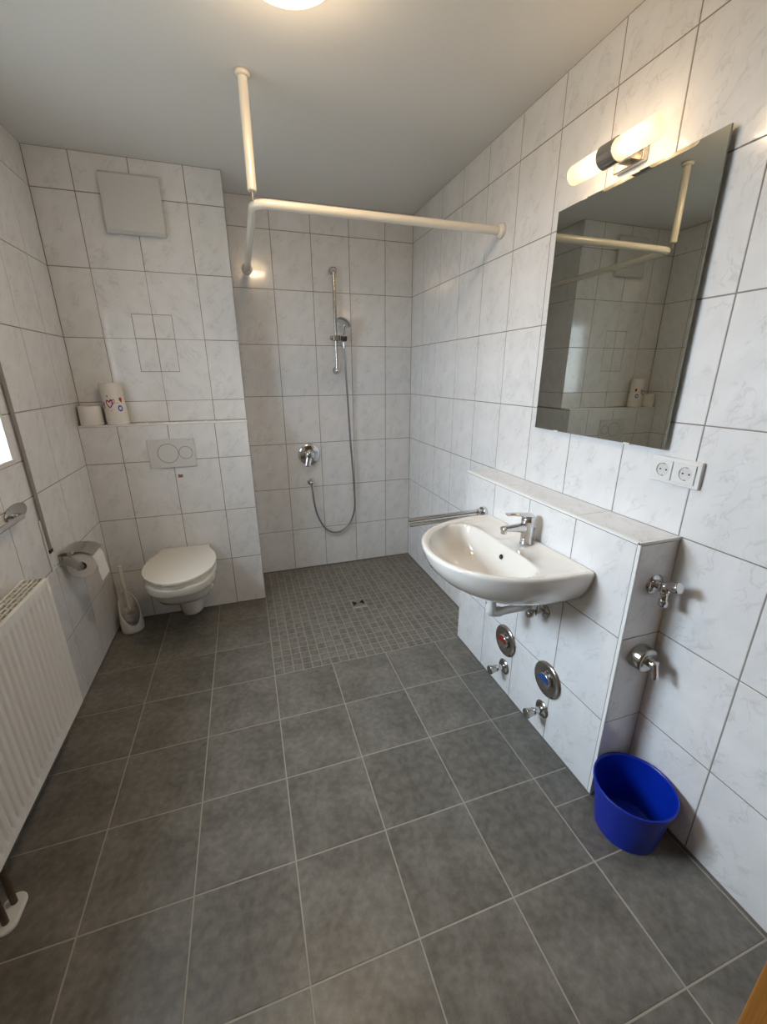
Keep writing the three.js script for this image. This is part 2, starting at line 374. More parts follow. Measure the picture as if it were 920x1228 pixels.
// ---------------------------------------------------------------- washbasin
const CZ = 1.753;
{
  const t = thing('washbasin', 'white ceramic wall-hung washbasin with an oval bowl on the tiled ledge', 'washbasin', [LX, 0.66, CZ]);
  const N = 160, D = 0.462, RIM = 0.832;
  // outline: straight back on the ledge, superelliptic front; sampled by angle about (-0.36, CZ)
  const ocx = -0.355, back = LX - 0.0006, hw = 0.325, nn = 2.9;
  const inside = (x, z) => { const q = (back - x) / D; if (q < 0 || q > 1) return false; return Math.abs(z - CZ) <= hw * Math.sqrt(1 - Math.pow(q, nn)); };
  const outline = [];
  // denser corners: mix of angle samples
  for (let i = 0; i < N; i++) {
    const th = i / N * Math.PI * 2; const dx = Math.cos(th), dz = Math.sin(th) * 1.35; let lo = 0, hi = 1.2;
    for (let k = 0; k < 40; k++) { const m = (lo + hi) / 2; inside(ocx + dx * m, CZ + dz * m) ? lo = m : hi = m; }
    outline.push([ocx + dx * lo, CZ + dz * lo]);
  }
  const ring = (inset, y) => outline.map(([x, z]) => {           // inset toward the middle in metres
    const dx = x - ocx, dz = z - CZ, l = Math.hypot(dx, dz); return [x - dx / l * inset, y, z - dz / l * inset];
  });
  const under = (k, y, bx = 0) => outline.map(([x, z]) => [back + (x - back) * (k - bx), y, CZ + (z - CZ) * k]);
  // bowl opening: front part follows the rim, back edge nearly straight
  const bowl = (k, y, cx = -0.43, shift = 0) => outline.map((_, i) => {
    const th = i / N * Math.PI * 2, c = Math.cos(th), s = Math.sin(th);
    const ax = c > 0 ? 0.128 : 0.146, az = 0.262, p = c > 0 ? 2.0 + 3.2 * Math.min(1, c * 2.5) : 2.0;
    const rr = Math.pow(Math.pow(Math.abs(c) / ax, p) + Math.pow(Math.abs(s) * 1.35 / az, p), -1 / p);
    return [cx + c * rr * k + shift, y, CZ + s * 1.35 * rr * k];
  });
  const lip = (inset, y) => { const r = ring(inset, y); return r; };
  const rings = [
    under(0.30, 0.648), under(0.46, 0.652), under(0.62, 0.664), under(0.76, 0.685, 0.01), under(0.87, 0.716, 0.01), under(0.945, 0.755), under(0.985, 0.79), under(0.998, RIM - 0.016),
    lip(0.0005, RIM - 0.008), lip(0.004, RIM - 0.002), lip(0.010, RIM), lip(0.018, RIM - 0.001), lip(0.026, RIM - 0.005), lip(0.032, RIM - 0.0105),
  ];
  // tap deck between rim and bowl, slightly sunk, with a shallow soap tray on each side of the tap
  const dA = lip(0.032, RIM - 0.0105), dB = bowl(1.05, RIM - 0.010);
  for (let k = 1; k < 8; k++) { const q = k / 8; rings.push(dA.map((a, i) => { const b = dB[i], x = a[0] + (b[0] - a[0]) * q, z = a[2] + (b[2] - a[2]) * q, wide = Math.min(1, Math.hypot(a[0] - b[0], a[2] - b[2]) / 0.05);
    const zz = Math.abs(z - CZ), tray = Math.max(0, Math.min(1, (zz - 0.055) / 0.02)) * Math.max(0, Math.min(1, (0.27 - zz) / 0.03)) * (x > -0.33 ? 1 : 0);
    return [x, RIM - 0.0105 - wide * Math.sin(q * Math.PI) * (0.004 + 0.006 * tray), z]; })); }
  rings.push(bowl(1.05, RIM - 0.010), bowl(1.015, RIM - 0.011), bowl(0.99, RIM - 0.017), bowl(0.965, RIM - 0.035), bowl(0.92, RIM - 0.062, -0.43, 0.002), bowl(0.83, RIM - 0.095, -0.43, 0.012), bowl(0.68, RIM - 0.122, -0.43, 0.03), bowl(0.45, RIM - 0.140, -0.43, 0.05), bowl(0.2, RIM - 0.148, -0.43, 0.058), bowl(0.1, RIM - 0.15, -0.43, 0.06));
  const body = part('basin', loft(rings.map((r) => r.slice().reverse())), M.ceramic, t);
  part('drain_plug', lathe([[0, 0], [0.03, 0], [0.031, 0.002], [0.024, 0.005], [0, 0.006]], [-0.37, RIM - 0.1505, CZ], [0, 1, 0]), M.chrome, t);
  part('overflow_hole_shade', lathe([[0, 0], [0.0085, 0], [0.010, 0.001], [0.010, 0.003], [0.007, 0.0025], [0, 0.001]], [-0.3105, RIM - 0.056, CZ + 0.012], [-1, 0.3, 0], 20), M.black, t, 'black disc painted as the shade inside the overflow hole');  // black disc painted for the shade inside the overflow; no hole is cut
}
{
  const x = -0.206, y = 0.8218, z = CZ + 0.016;
  const t = thing('basin_mixer_tap', 'chrome single-lever mixer tap on the washbasin deck', 'tap', [x, y, z]);
  part('body', lathe([[0, 0], [0.026, 0], [0.026, 0.004], [0.0235, 0.008], [0.0235, 0.07], [0.026, 0.085], [0.0265, 0.098], [0.024, 0.108], [0.016, 0.116], [0, 0.119]], [x, y, z], [0, 1, 0]), M.chrome, t);
  const sp = loft(Array.from({ length: 9 }, (_, k) => { const s = k / 8, cx = x - 0.01 - s * 0.105, cy = y + 0.066 + 0.012 * s - 0.006 * s * s, ry = 0.021 - 0.011 * s, rz = 0.02 - 0.004 * s;
    return Array.from({ length: 20 }, (_, i) => { const a = i / 20 * Math.PI * 2; return [cx, cy + Math.sin(a) * ry, z + Math.cos(a) * rz]; }); }));
  part('spout', sp, M.chrome, t);
  part('aerator', rod([x - 0.106, y + 0.075, z], [x - 0.108, y + 0.052, z], 0.011), M.chrome, t);
  const lv = loft(Array.from({ length: 8 }, (_, k) => { const s = k / 7, cx = x + 0.012 - s * 0.11, cy = y + 0.113 + 0.028 * s - 0.012 * s * s, ry = 0.010 - 0.005 * s, rz = 0.021 - 0.008 * s;
    return Array.from({ length: 16 }, (_, i) => { const a = i / 16 * Math.PI * 2; return [cx, cy + Math.sin(a) * ry, z + Math.cos(a) * rz]; }); }));
  part('lever', lv, M.chrome, t);
  part('lift_rod', merge(rod([x + 0.034, y, z], [x + 0.034, y + 0.055, z], 0.0025), lathe([[0, 0], [0.006, 0.002], [0.006, 0.010], [0, 0.013]], [x + 0.034, y + 0.05, z], [0, 1, 0], 16)), M.chrome, t);
}
{
  const t = thing('drain_siphon', 'white plastic waste pipe under the washbasin running into the ledge', 'waste pipe', [-0.33, 0.5, CZ]);
  part('tail_pipe', merge(rod([-0.33, 0.6465, CZ], [-0.33, 0.535, CZ], 0.017), lathe([[0.017, 0], [0.023, 0.002], [0.023, 0.03], [0.017, 0.032]], [-0.33, 0.585, CZ], [0, 1, 0])), M.plastic, t);
  part('elbow', merge(tube([[-0.33, 0.565, CZ], [-0.33, 0.54, CZ], [-0.325, 0.527, CZ], [-0.305, 0.522, CZ + 0.002], [-0.285, 0.5225, CZ + 0.005]], 0.021, 24)), M.plastic, t);
  part('outlet_pipe', rod([-0.29, 0.5225, CZ + 0.005], [LX, 0.541, CZ + 0.03], 0.017), M.plastic, t);
  part('wall_rosette', lathe([[0.017, 0], [0.036, 0], [0.036, 0.004], [0.02, 0.012]], [LX, 0.541, CZ + 0.03], [-1, 0, 0]), M.plastic, t);
}
// angle valves on the ledge front: under the basin, and the low pair
function angleValve(label, group, y, z, kind) {
  const t = thing('angle_valve', label, 'valve', [LX, y, z], group);
  const r = kind === 'small' ? 0.028 : 0.037;
  part('rosette', lathe([[0, 0], [r, 0], [r, 0.003], [r * 0.8, 0.010], [0.014, 0.014], [0, 0.014]], [LX, y, z], [-1, 0, 0]), M.chromeDull, t);
  if (kind === 'small') {
    part('body', merge(rod([LX - 0.01, y, z], [LX - 0.055, y, z], 0.011), rod([LX - 0.04, y, z], [LX - 0.04, y + 0.075, z], 0.007)), M.chrome, t);
    part('knob', lathe([[0, 0], [0.016, 0.002], [0.018, 0.012], [0.016, 0.03], [0.01, 0.034], [0, 0.034]], [LX - 0.05, y, z], [-1, 0, -0.12], 24), M.chrome, t);
  } else {
    part('spindle', rod([LX - 0.008, y, z], [LX - 0.045, y, z], 0.0135), M.chrome, t);
    part('knob', lathe([[0, 0], [0.016, 0.0], [0.0165, 0.012], [0.0195, 0.03], [0.021, 0.037], [0.0185, 0.041], [0, 0.041]], [LX - 0.042, y, z], [-1, 0, 0], 24), M.chromeDull, t);
  }
  return t;
}
angleValve('small chrome angle valve under the washbasin beside the white waste pipe', undefined, 0.563, 1.868, 'small');
angleValve('chrome angle valve with knob below the red-marked escutcheon', 'low angle valves on the ledge front', 0.134, 1.652, 'low');
angleValve('chrome angle valve with knob below the blue-marked escutcheon', 'low angle valves on the ledge front', 0.131, 1.927, 'low');
function stopValve(color, word, y, z) {
  const t = thing('stop_valve', `large round chrome escutcheon with a ${word}-marked centre knob on the ledge`, 'valve', [LX, y, z], 'round stop valves on the ledge front');
  part('escutcheon', lathe([[0, 0], [0.075, 0], [0.076, 0.003], [0.073, 0.009], [0.063, 0.014], [0.047, 0.012], [0.040, 0.009], [0, 0.009]], [LX, y, z], [-1, 0, 0], 56), M.chromeDull, t);
  const k = part('knob', lathe([[0, 0], [0.034, 0], [0.035, 0.002], [0.034, 0.013], [0.031, 0.016], [0, 0.0165]], [LX - 0.009, y, z], [-1, 0, 0], 40), M.chrome, t);
  const s = new THREE.Shape(); s.absarc(0, 0, 0.030, 0.0, Math.PI, false); s.lineTo(-0.030, 0);
  const g = new THREE.ExtrudeGeometry(s, { depth: 0.0012, bevelEnabled: false, curveSegments: 24 }); g.rotateY(-Math.PI / 2); g.translate(LX - 0.0252, y + 0.001, z);
  part('colour_mark', g, color, k, `${word} half-round mark`);
}
stopValve(M.red, 'red', 0.274, 1.646); stopValve(M.capBlue, 'blue', 0.285, 1.935);
// double towel arm beside the basin
{
  const y = 0.822, z = 1.383;
  const t = thing('towel_arm', 'chrome double-bar towel arm projecting beside the washbasin', 'towel rail', [LX, y, z]);
  part('rosette', lathe([[0, 0], [0.03, 0], [0.03, 0.016], [0.027, 0.02], [0, 0.02]], [LX, y, z], [-1, 0, 0]), M.chrome, t);
  part('hub', rbox(LX - 0.04, LX - 0.018, y - 0.02, y + 0.02, z - 0.014, z + 0.014, 0.004), M.chrome, t);
  for (const [dy, dz, e] of [[0.009, -0.006, -0.55], [-0.012, 0.004, -0.547]]) part('bar', rod([LX - 0.03, y + dy, z + dz], [e, y + dy - 0.004, z + dz + 0.004], 0.0095), M.chromeDull, t);
}
// ---------------------------------------------------------------- fittings on the ledge end
{
  const x = -0.069, y = 0.842, z = LZ1 + 0.0008;
  const t = thing('appliance_tap', 'chrome appliance tap with downward outlet on the ledge end', 'tap', [x, y, z]);
  const ros = part('rosette', lathe([[0, 0], [0.032, 0], [0.033, 0.002], [0.028, 0.006], [0.016, 0.009], [0, 0.01]], [x, y, z], [0, 0, 1]), M.chrome, t);
  part('inlet_pipe', rod([x, y, z + 0.004], [x, y + 0.004, z + 0.045], 0.0095), M.chrome, t);
  part('body', merge(lathe([[0, 0], [0.013, 0.002], [0.0145, 0.010], [0.0145, 0.028], [0.012, 0.034], [0, 0.034]], [x, y - 0.014, z + 0.036], [0, 1, 0], 24)), M.chrome, t);
  part('outlet', merge(rod([x, y - 0.01, z + 0.036], [x, y - 0.035, z + 0.037], 0.0105), lathe([[0, 0], [0.0135, 0], [0.0135, 0.018], [0.011, 0.02], [0, 0.02]], [x, y - 0.052, z + 0.038], [0, 1, 0], 20)), M.chrome, t);
  part('handle', lathe([[0, 0], [0.012, 0.0], [0.012, 0.02], [0.0155, 0.024], [0.0165, 0.046], [0.0145, 0.05], [0, 0.05]], [x, y + 0.008, z + 0.03], [0, 0.35, 0.94], 24), M.chrome, t);
}
{
  const x = -0.068, y = 0.584, z = LZ1 + 0.0008;
  const t = thing('concealed_valve', 'chrome bell-shaped concealed valve with lever on the ledge end', 'valve', [x, y, z]);
  part('escutcheon', lathe([[0, 0], [0.043, 0], [0.044, 0.002], [0.041, 0.03], [0.039, 0.036], [0.03, 0.038], [0, 0.038]], [x, y, z], [0, 0, 1]), M.chromeDull, t);
  part('spindle', rod([x, y, z + 0.037], [x, y, z + 0.06], 0.014), M.chrome, t);
  part('lever', loft(Array.from({ length: 8 }, (_, k) => { const s = k / 7; return Array.from({ length: 14 }, (_, i) => { const a = i / 14 * Math.PI * 2, r = 0.0125 - 0.002 * Math.sin(s * Math.PI); return [x + Math.cos(a) * r, y + 0.014 - s * 0.052, z + 0.057 + 0.012 * s + Math.sin(a) * r * 0.75]; }); })), M.chrome, t);
}
// blue bucket
{
  const x = -0.126, z = 2.337, h = 0.187, R = 0.119, r = 0.094;
  const t = thing('bucket', 'blue plastic bucket on the floor at the ledge end', 'bucket', [x, 0, z]);
  part('pail', lathe([[0, 0.006], [r - 0.006, 0.006], [r - 0.004, 0.009], [R - 0.006, h - 0.008], [R - 0.002, h], [R + 0.002, h], [R + 0.003, h - 0.003], [R + 0.0025, h - 0.011], [R - 0.001, h - 0.012], [R - 0.0035, h - 0.012], [r, 0.004], [r - 0.002, 0.0005], [r - 0.01, 0.0005], [r - 0.012, 0.004], [0, 0.004]], [x, 0, z], [0, 1, 0], 72), M.blue, t);
}
// double socket
{
  const x = -0.0005, z0 = 2.078, z1 = 2.232, y0 = 1.139, y1 = 1.218;
  const t = thing('double_socket', 'white double power socket on the wall below the mirror', 'power socket', [x, y0, (z0 + z1) / 2]);
  part('frame', rbox(-0.0125, x, y0, y1, z0, z1, 0.003, 3), M.plastic, t);
  for (const cz of [2.1195, 2.1905]) {
    const cy = 1.1785, s = 0.0275;
    const ins = new THREE.Shape([[-s, -s], [s, -s], [s, s], [-s, s]].map((p) => new THREE.Vector2(...p)));
    const hole = new THREE.Path(); hole.absarc(0, 0, 0.0205, 0, Math.PI * 2, true); ins.holes.push(hole);
    const g = new THREE.ExtrudeGeometry(ins, { depth: 0.0028, bevelEnabled: true, bevelSize: 0.0008, bevelThickness: 0.0008, bevelSegments: 2, curveSegments: 28 });
    g.rotateY(-Math.PI / 2); g.translate(-0.0128, cy, cz);
    const o = part('insert', g, M.plastic, t);
    part('well', lathe([[0.0205, 0.0030], [0.0203, 0.0008], [0, 0.0006], [0, 0.0]], [-0.0124, cy, cz], [-1, 0, 0], 32), M.greyPlastic, o);
    for (const d of [-0.0095, 0.0095]) part('pin_hole_shade', lathe([[0, 0.0004], [0.0028, 0.0004], [0.0028, 0], [0, 0]], [-0.0130, cy, cz + d], [-1, 0, 0], 14), M.black, o);  // black discs painted for the shade in the pin holes, not bored
    for (const d of [-1, 1]) part('earth_clip', box(-0.0155, -0.0125, cy + d * 0.0185 - 0.0015, cy + d * 0.0185 + 0.0015, cz - 0.003, cz + 0.003), M.steel, o);
  }
}
// ---------------------------------------------------------------- mirror and its lamp
{
  const z0 = 1.509, z1 = 2.113, y0 = 1.237, y1 = 2.03;
  const t = thing('wall_mirror', 'frameless rectangular wall mirror above the washbasin', 'mirror', [0, y0, (z0 + z1) / 2]);
  const g = part('glass', box(-0.0200, -0.0155, y0, y1, z0, z1), M.mirrorEdge, t);
  part('silvering', box(-0.0203, -0.0200, y0 + 0.001, y1 - 0.001, z0 + 0.001, z1 - 0.001), M.mirror, g, 'reflecting mirror face');
  part('backing', box(-0.0155, -0.0008, y0 + 0.05, y1 - 0.05, z0 + 0.05, z1 - 0.05), M.dark, t);
  for (const z of [1.64, 1.845]) part('clip', rbox(-0.0225, -0.0008, y1 - 0.003, y1 + 0.003, z - 0.012, z + 0.012, 0.001), M.trim, t);
  for (const z of [1.64, 1.98]) part('clip', rbox(-0.0225, -0.0008, y0 - 0.003, y0 + 0.003, z - 0.012, z + 0.012, 0.001), M.trim, t);
}
{
  const x = -0.085, y = 2.083, zc = 1.805, r = 0.0295;
  const t = thing('mirror_lamp', 'lit double-tube frosted glass wall lamp with chrome sleeve above the mirror', 'lamp', [0, y, zc]);
  part('bracket', merge(rbox(-0.02, -0.0008, y - 0.028, y + 0.028, zc - 0.055, zc + 0.055, 0.003), rbox(-0.07, -0.015, y - 0.014, y + 0.014, zc - 0.022, zc + 0.022, 0.003)), M.chromeDull, t);
  part('sleeve', lathe([[r + 0.002, 0], [r + 0.0035, 0.002], [r + 0.0035, 0.058], [r + 0.002, 0.06], [r - 0.003, 0.06], [r - 0.003, 0], [r + 0.002, 0]], [x, y, zc - 0.03], [0, 0, 1], 48), M.chromeDull, t);
  for (const s of [-1, 1]) {
    const L = 0.135;
    const prof = [[r - 0.001, 0], [r, 0.002], [r, L - 0.014]]; for (let k = 1; k <= 8; k++) { const a = k / 8 * Math.PI / 2; prof.push([r - 0.014 + 0.014 * Math.cos(a), L - 0.014 + 0.014 * Math.sin(a)]); } prof.push([0, L]);
    part('glass_tube', lathe(prof, [x, y, zc + s * 0.028], [0, 0, s], 40), tubeGlass, t);
    part('bulb', lathe([[0, 0], [0.009, 0.002], [0.013, 0.02], [0.013, 0.045], [0.008, 0.058], [0, 0.062]], [x, y, zc + s * 0.03], [0, 0, s], 24), lampGlow(1.7), t);
    const p = new THREE.PointLight(WARM, MIRROR_LAMP_POWER, 0, 2); p.name = 'mirror_lamp_light'; p.position.set(x, y - y, s * 0.075); p.castShadow = true; p.shadow.radius = 1.2; t.add(p);
  }
}
// ceiling lamp
{
  const x = -1.0, z = 1.625, R = 0.15, d = 0.075;
  const t = thing('ceiling_lamp', 'round lit dome lamp on the ceiling', 'lamp', [x, H, z]);
  part('base_ring', lathe([[0, 0], [R + 0.004, 0], [R + 0.004, 0.018], [R - 0.004, 0.02], [0, 0.02]], [x, H, z], [0, -1, 0], 56), M.plastic, t);
  const prof = [[0, d + 0.016]]; for (let k = 1; k <= 14; k++) { const a = k / 14 * Math.PI / 2; prof.push([(R - 0.002) * Math.sin(a), 0.016 + d * Math.cos(a)]); }
  part('glass_dome', lathe(prof.reverse(), [x, H, z], [0, -1, 0], 56), lampGlow(4.5), t);
  const p = new THREE.PointLight(WARM, CEILING_LAMP_POWER, 0, 2); p.name = 'ceiling_lamp_light'; p.position.set(0, -0.06, 0); p.castShadow = true; p.shadow.radius = 2.5; t.add(p);
  const a = new THREE.RectAreaLight(WARM, CEILING_LAMP_GLOW, 0.22, 0.22); a.name = 'ceiling_lamp_area_light'; a.position.set(0, -d - 0.02, 0); a.rotation.x = -Math.PI / 2; t.add(a);
}
// ---------------------------------------------------------------- shower
{
  const y = 2.082, xc = -1.098, zc = 1.094, r = 0.0175;
  const t = thing('shower_curtain_rail', 'white angled shower curtain rail hung from the ceiling', 'curtain rail', [xc, H, zc]);
  const pts = [[0, y, 1.099], [-0.4, y, 1.098], [xc + 0.08, y, zc]];
  const curve = new THREE.CurvePath();
  curve.add(new THREE.LineCurve3(V(-0.004, y, 1.099), V(xc + 0.06, y, zc)));
  curve.add(new THREE.QuadraticBezierCurve3(V(xc + 0.06, y, zc), V(xc, y, zc), V(xc - 0.0, y, zc - 0.06)));
  curve.add(new THREE.LineCurve3(V(xc, y, zc - 0.06), V(xc - 0.008, y, 0.004)));
  part('rail', new THREE.TubeGeometry(curve, 120, r, 20, false), M.railWhite, t);
  part('wall_flange', lathe([[0, 0], [0.032, 0], [0.032, 0.008], [0.026, 0.016], [0.02, 0.02], [0, 0.02]], [-0.0008, y, 1.099], [-1, 0, 0]), M.railWhite, t);
  part('wall_flange', lathe([[0, 0], [0.032, 0], [0.032, 0.008], [0.026, 0.016], [0.02, 0.02], [0, 0.02]], [xc - 0.008, y, 0.0008], [0, 0, 1]), M.railWhite, t);
  part('ceiling_support', rod([xc, H, zc], [xc, y + 0.037, zc], r), M.railWhite, t);
  part('ceiling_flange', lathe([[0, 0], [0.027, 0], [0.027, 0.01], [0.022, 0.016], [0, 0.016]], [xc, H, zc], [0, -1, 0]), M.railWhite, t);
  part('pin', rod([xc, y + 0.045, zc], [xc, y + 0.008, zc], 0.004), M.steel, t);
}
const RX = -0.569, RZ = 0.045;
{
  const t = thing('shower_slide_rail', 'chrome shower slide rail with clamp on the back wall', 'shower rail', [RX, 1.46, 0]);
  part('rail', rod([RX, 2.115, RZ], [RX, 1.475, RZ], 0.0105), M.chromeDull, t);
  for (const y of [2.105, 1.485]) part('wall_mount', merge(lathe([[0, 0], [0.024, 0], [0.024, 0.012], [0.02, 0.016], [0.014, 0.02], [0.014, 0.05], [0, 0.05]], [RX, y, 0.0008], [0, 0, 1]), lathe([[0, -0.016], [0.016, -0.012], [0.0185, 0], [0.016, 0.012], [0, 0.016]], [RX, y, RZ], [0, 1, 0], 28)), M.chrome, t);
  part('slider', merge(rbox(RX - 0.022, RX + 0.027, 1.675, 1.712, RZ - 0.02, RZ + 0.022, 0.006), rod([RX - 0.02, 1.694, RZ], [RX - 0.040, 1.694, RZ], 0.013)), M.chromeDull, t);
  part('hand_shower_cradle', lathe([[0.0165, -0.014], [0.0215, -0.014], [0.0215, 0.014], [0.0165, 0.014], [0.0165, -0.014]], [RX + 0.048, 1.69, RZ + 0.032], [0.02, 1, 0.3], 28), M.dark, t, 'dark clamp holding the hand shower');
}
{
  const a = [RX + 0.047, 1.665, RZ + 0.026], b = [RX + 0.05, 1.775, RZ + 0.062];
  const t = thing('hand_shower', 'chrome and grey hand shower held in the slide rail clamp', 'shower head', [...a]);
  part('handle', loft(Array.from({ length: 9 }, (_, k) => { const s = k / 8, c = a.map((v, i) => v + (b[i] - v) * s), r = 0.0115 + 0.004 * s * s; return Array.from({ length: 18 }, (_, i) => { const g = i / 18 * Math.PI * 2; return [c[0] + Math.cos(g) * r, c[1], c[2] + Math.sin(g) * r]; }); })), M.chrome, t);
  const dir = [-0.5, -0.84, 0.16];
  const head = part('head', lathe([[0, -0.022], [0.018, -0.02], [0.042, -0.008], [0.049, 0.002], [0.049, 0.007], [0.045, 0.010], [0, 0.011]], [b[0] - 0.008, b[1] + 0.012, b[2] + 0.006], dir, 40), M.steel, t);
  part('spray_plate', lathe([[0, 0.0098], [0.042, 0.0098], [0.041, 0.0125], [0, 0.013]], [b[0] - 0.008, b[1] + 0.012, b[2] + 0.006], dir, 40), M.greyPlastic, head);
}
{
  const t = thing('shower_hose', 'metal shower hose looping down the back wall', 'hose', [-0.63, 0.27, 0.03]);
  const p = [[RX + 0.047, 1.66, RZ + 0.026], [RX + 0.05, 1.6, RZ + 0.026], [-0.502, 1.3, 0.055], [-0.488, 1.0, 0.045], [-0.472, 0.75, 0.036], [-0.463, 0.55, 0.03], [-0.468, 0.45, 0.03], [-0.503, 0.355, 0.03], [-0.565, 0.296, 0.03], [-0.635, 0.283, 0.03], [-0.705, 0.33, 0.032], [-0.755, 0.43, 0.034], [-0.778, 0.54, 0.036], [-0.787, 0.655, 0.04]];
  part('hose', tube(p, 0.007, 220, 12), M.hose, t);
  part('nut', rod([RX + 0.047, 1.672, RZ + 0.026], [RX + 0.049, 1.628, RZ + 0.026], 0.0105, 0.009), M.chrome, t);
  part('nut', rod([-0.787, 0.672, 0.04], [-0.786, 0.635, 0.04], 0.0105, 0.009), M.chrome, t);
}
{
  const x = -0.79, y = 0.7;
  const t = thing('hose_outlet', 'small round chrome hose outlet below the shower mixer', 'wall outlet', [x, y, 0]);
  part('rosette', lathe([[0, 0], [0.028, 0], [0.028, 0.006], [0.022, 0.012], [0, 0.013]], [x, y, 0.0008], [0, 0, 1]), M.chrome, t);
  part('elbow', merge(lathe([[0, 0], [0.014, 0], [0.015, 0.035], [0.010, 0.045], [0, 0.046]], [x, y, 0.01], [0, 0, 1], 24), rod([x, y, 0.04], [x + 0.002, y - 0.035, 0.04], 0.011)), M.chrome, t);
}
{
  const x = -0.79, y = 0.905;
  const t = thing('shower_mixer', 'round chrome concealed shower mixer with lever on the back wall', 'mixer', [x, y, 0]);
  part('plate', lathe([[0, 0], [0.079, 0], [0.08, 0.003], [0.076, 0.01], [0.06, 0.015], [0.034, 0.018], [0, 0.018]], [x, y, 0.0008], [0, 0, 1], 56), M.chrome, t);
  part('handle', lathe([[0, 0], [0.034, 0], [0.035, 0.03], [0.03, 0.044], [0.018, 0.05], [0, 0.051]], [x, y, 0.017], [0, 0, 1], 40), M.chrome, t);
  part('lever', loft(Array.from({ length: 8 }, (_, k) => { const s = k / 7; return Array.from({ length: 14 }, (_, i) => { const a = i / 14 * Math.PI * 2; return [x - 0.004 - s * 0.022 + Math.cos(a) * (0.026 - 0.006 * s), y + 0.0 - s * 0.075, 0.05 + 0.022 * s + Math.sin(a) * (0.013 - 0.006 * s)]; }); })), M.chrome, t);
}
{
  const x = -0.612, z = 0.65;
  const t = thing('floor_drain', 'square metal floor drain in the shower mosaic', 'drain', [x, 0, z]);
  const s = 0.047, q = 0.0385, sh = new THREE.Shape([[-s, -s], [s, -s], [s, s], [-s, s]].map((p) => new THREE.Vector2(...p)));
  sh.holes.push(new THREE.Path([[-q, -q], [-q, q], [q, q], [q, -q]].map((p) => new THREE.Vector2(...p))));
  const fr = new THREE.ExtrudeGeometry(sh, { depth: 0.003, bevelEnabled: false }); fr.rotateX(-Math.PI / 2); fr.translate(x, -0.001, z); part('frame', fr, M.steel, t);
  part('well', box(x - q, x + q, -0.0012, -0.0004, z - q, z + q), M.black, t);  // thin black slab paints the shade of the drain shaft; no recess below
  const tri = (a) => { const p = new THREE.Shape([[-0.034, 0.0375], [0.034, 0.0375], [0.006, 0.008], [-0.006, 0.008]].map((v) => new THREE.Vector2(...v))); const g = new THREE.ExtrudeGeometry(p, { depth: 0.0022, bevelEnabled: false }); g.rotateX(-Math.PI / 2); g.rotateY(a); g.translate(x, -0.0004, z); return g; };
  for (const a of [0, Math.PI]) part('grate_plate', tri(a), M.steel, t);
  for (const a of [0.25, 0.75]) { const g = box(-0.052, 0.052, -0.0004, 0.002, -0.0035, 0.0035); g.rotateY(a * Math.PI); g.translate(x, 0, z); part('grate_bar', g, M.steel, t); }
}
// ---------------------------------------------------------------- toilet
const TX = -1.642;
{
  const zb = ZL + 0.0008;
  const t = thing('toilet', 'white wall-hung toilet with closed lid', 'toilet', [TX, 0.06, zb]);
  const N = 64;
  const seatHalf = [[0.402, 0.139], [0.425, 0.141], [0.45, 0.143], [0.475, 0.149], [0.50, 0.160], [0.54, 0.174], [0.59, 0.184], [0.64, 0.188], [0.69, 0.186], [0.74, 0.176], [0.79, 0.156], [0.835, 0.127], [0.87, 0.092], [0.892, 0.055], [0.903, 0.02]];
  const outline = (grow = 0, z0 = 0.402) => { const r = seatHalf.filter(([z]) => z >= z0 - 1e-6).map(([z, w]) => [TX + w + grow, z + (z > 0.7 ? grow : 0)]); const l = r.map(([x, z]) => [2 * TX - x, z]).reverse(); return [...r, ...l]; };
  part('lid', extrudeY(outline(0.002), 0.4345, 0.452, 0.005, 4), M.seatPlastic, t);
  part('seat', extrudeY(outline(-0.004, 0.425), 0.412, 0.432, 0.003, 2), M.seatPlastic, t);
  for (const s of [-1, 1]) part('hinge', lathe([[0, 0], [0.012, 0], [0.012, 0.02], [0, 0.02]], [TX + s * 0.075, 0.412, 0.412], [0, 1, 0], 20), M.seatPlastic, t);
  // bowl: rings from the rim down; half outline in plan, swept back to the wall
  const plan = (k, zf, y, back = zb, pw = 2.4) => Array.from({ length: N }, (_, i) => {
    const a = i / N * Math.PI * 2, c = Math.cos(a), s = Math.sin(a), W = 0.183 * k;
    const zm = back + (zf - back) * 0.48, e = (v) => Math.sign(v) * Math.pow(Math.abs(v), 2 / pw);
    if (s >= 0) return [TX + W * e(c), y, zm + (zf - zm) * e(s)];
    const p = 5; const eb = (v) => Math.sign(v) * Math.pow(Math.abs(v), 2 / p);
    const x = W * eb(c) * (1 - 0.12 * Math.abs(eb(s))); return [TX + x, y, zm + (zm - back) * eb(s)];
  });
  const rings = [plan(1.0, 0.893, 0.411), plan(1.012, 0.897, 0.402), plan(1.012, 0.895, 0.372), plan(0.985, 0.884, 0.356), plan(0.955, 0.868, 0.348), plan(0.93, 0.85, 0.318), plan(0.875, 0.80, 0.27), plan(0.78, 0.725, 0.232), plan(0.62, 0.655, 0.208), plan(0.49, 0.625, 0.188), plan(0.425, 0.605, 0.16, zb, 2.1), plan(0.385, 0.592, 0.11, zb, 2.1), plan(0.36, 0.58, 0.072, zb, 2.1), plan(0.33, 0.565, 0.06, zb + 0.004, 2.1), plan(0.25, 0.53, 0.056, zb + 0.02, 2.1)];
  part('bowl', loft(rings), M.ceramic, t);
}
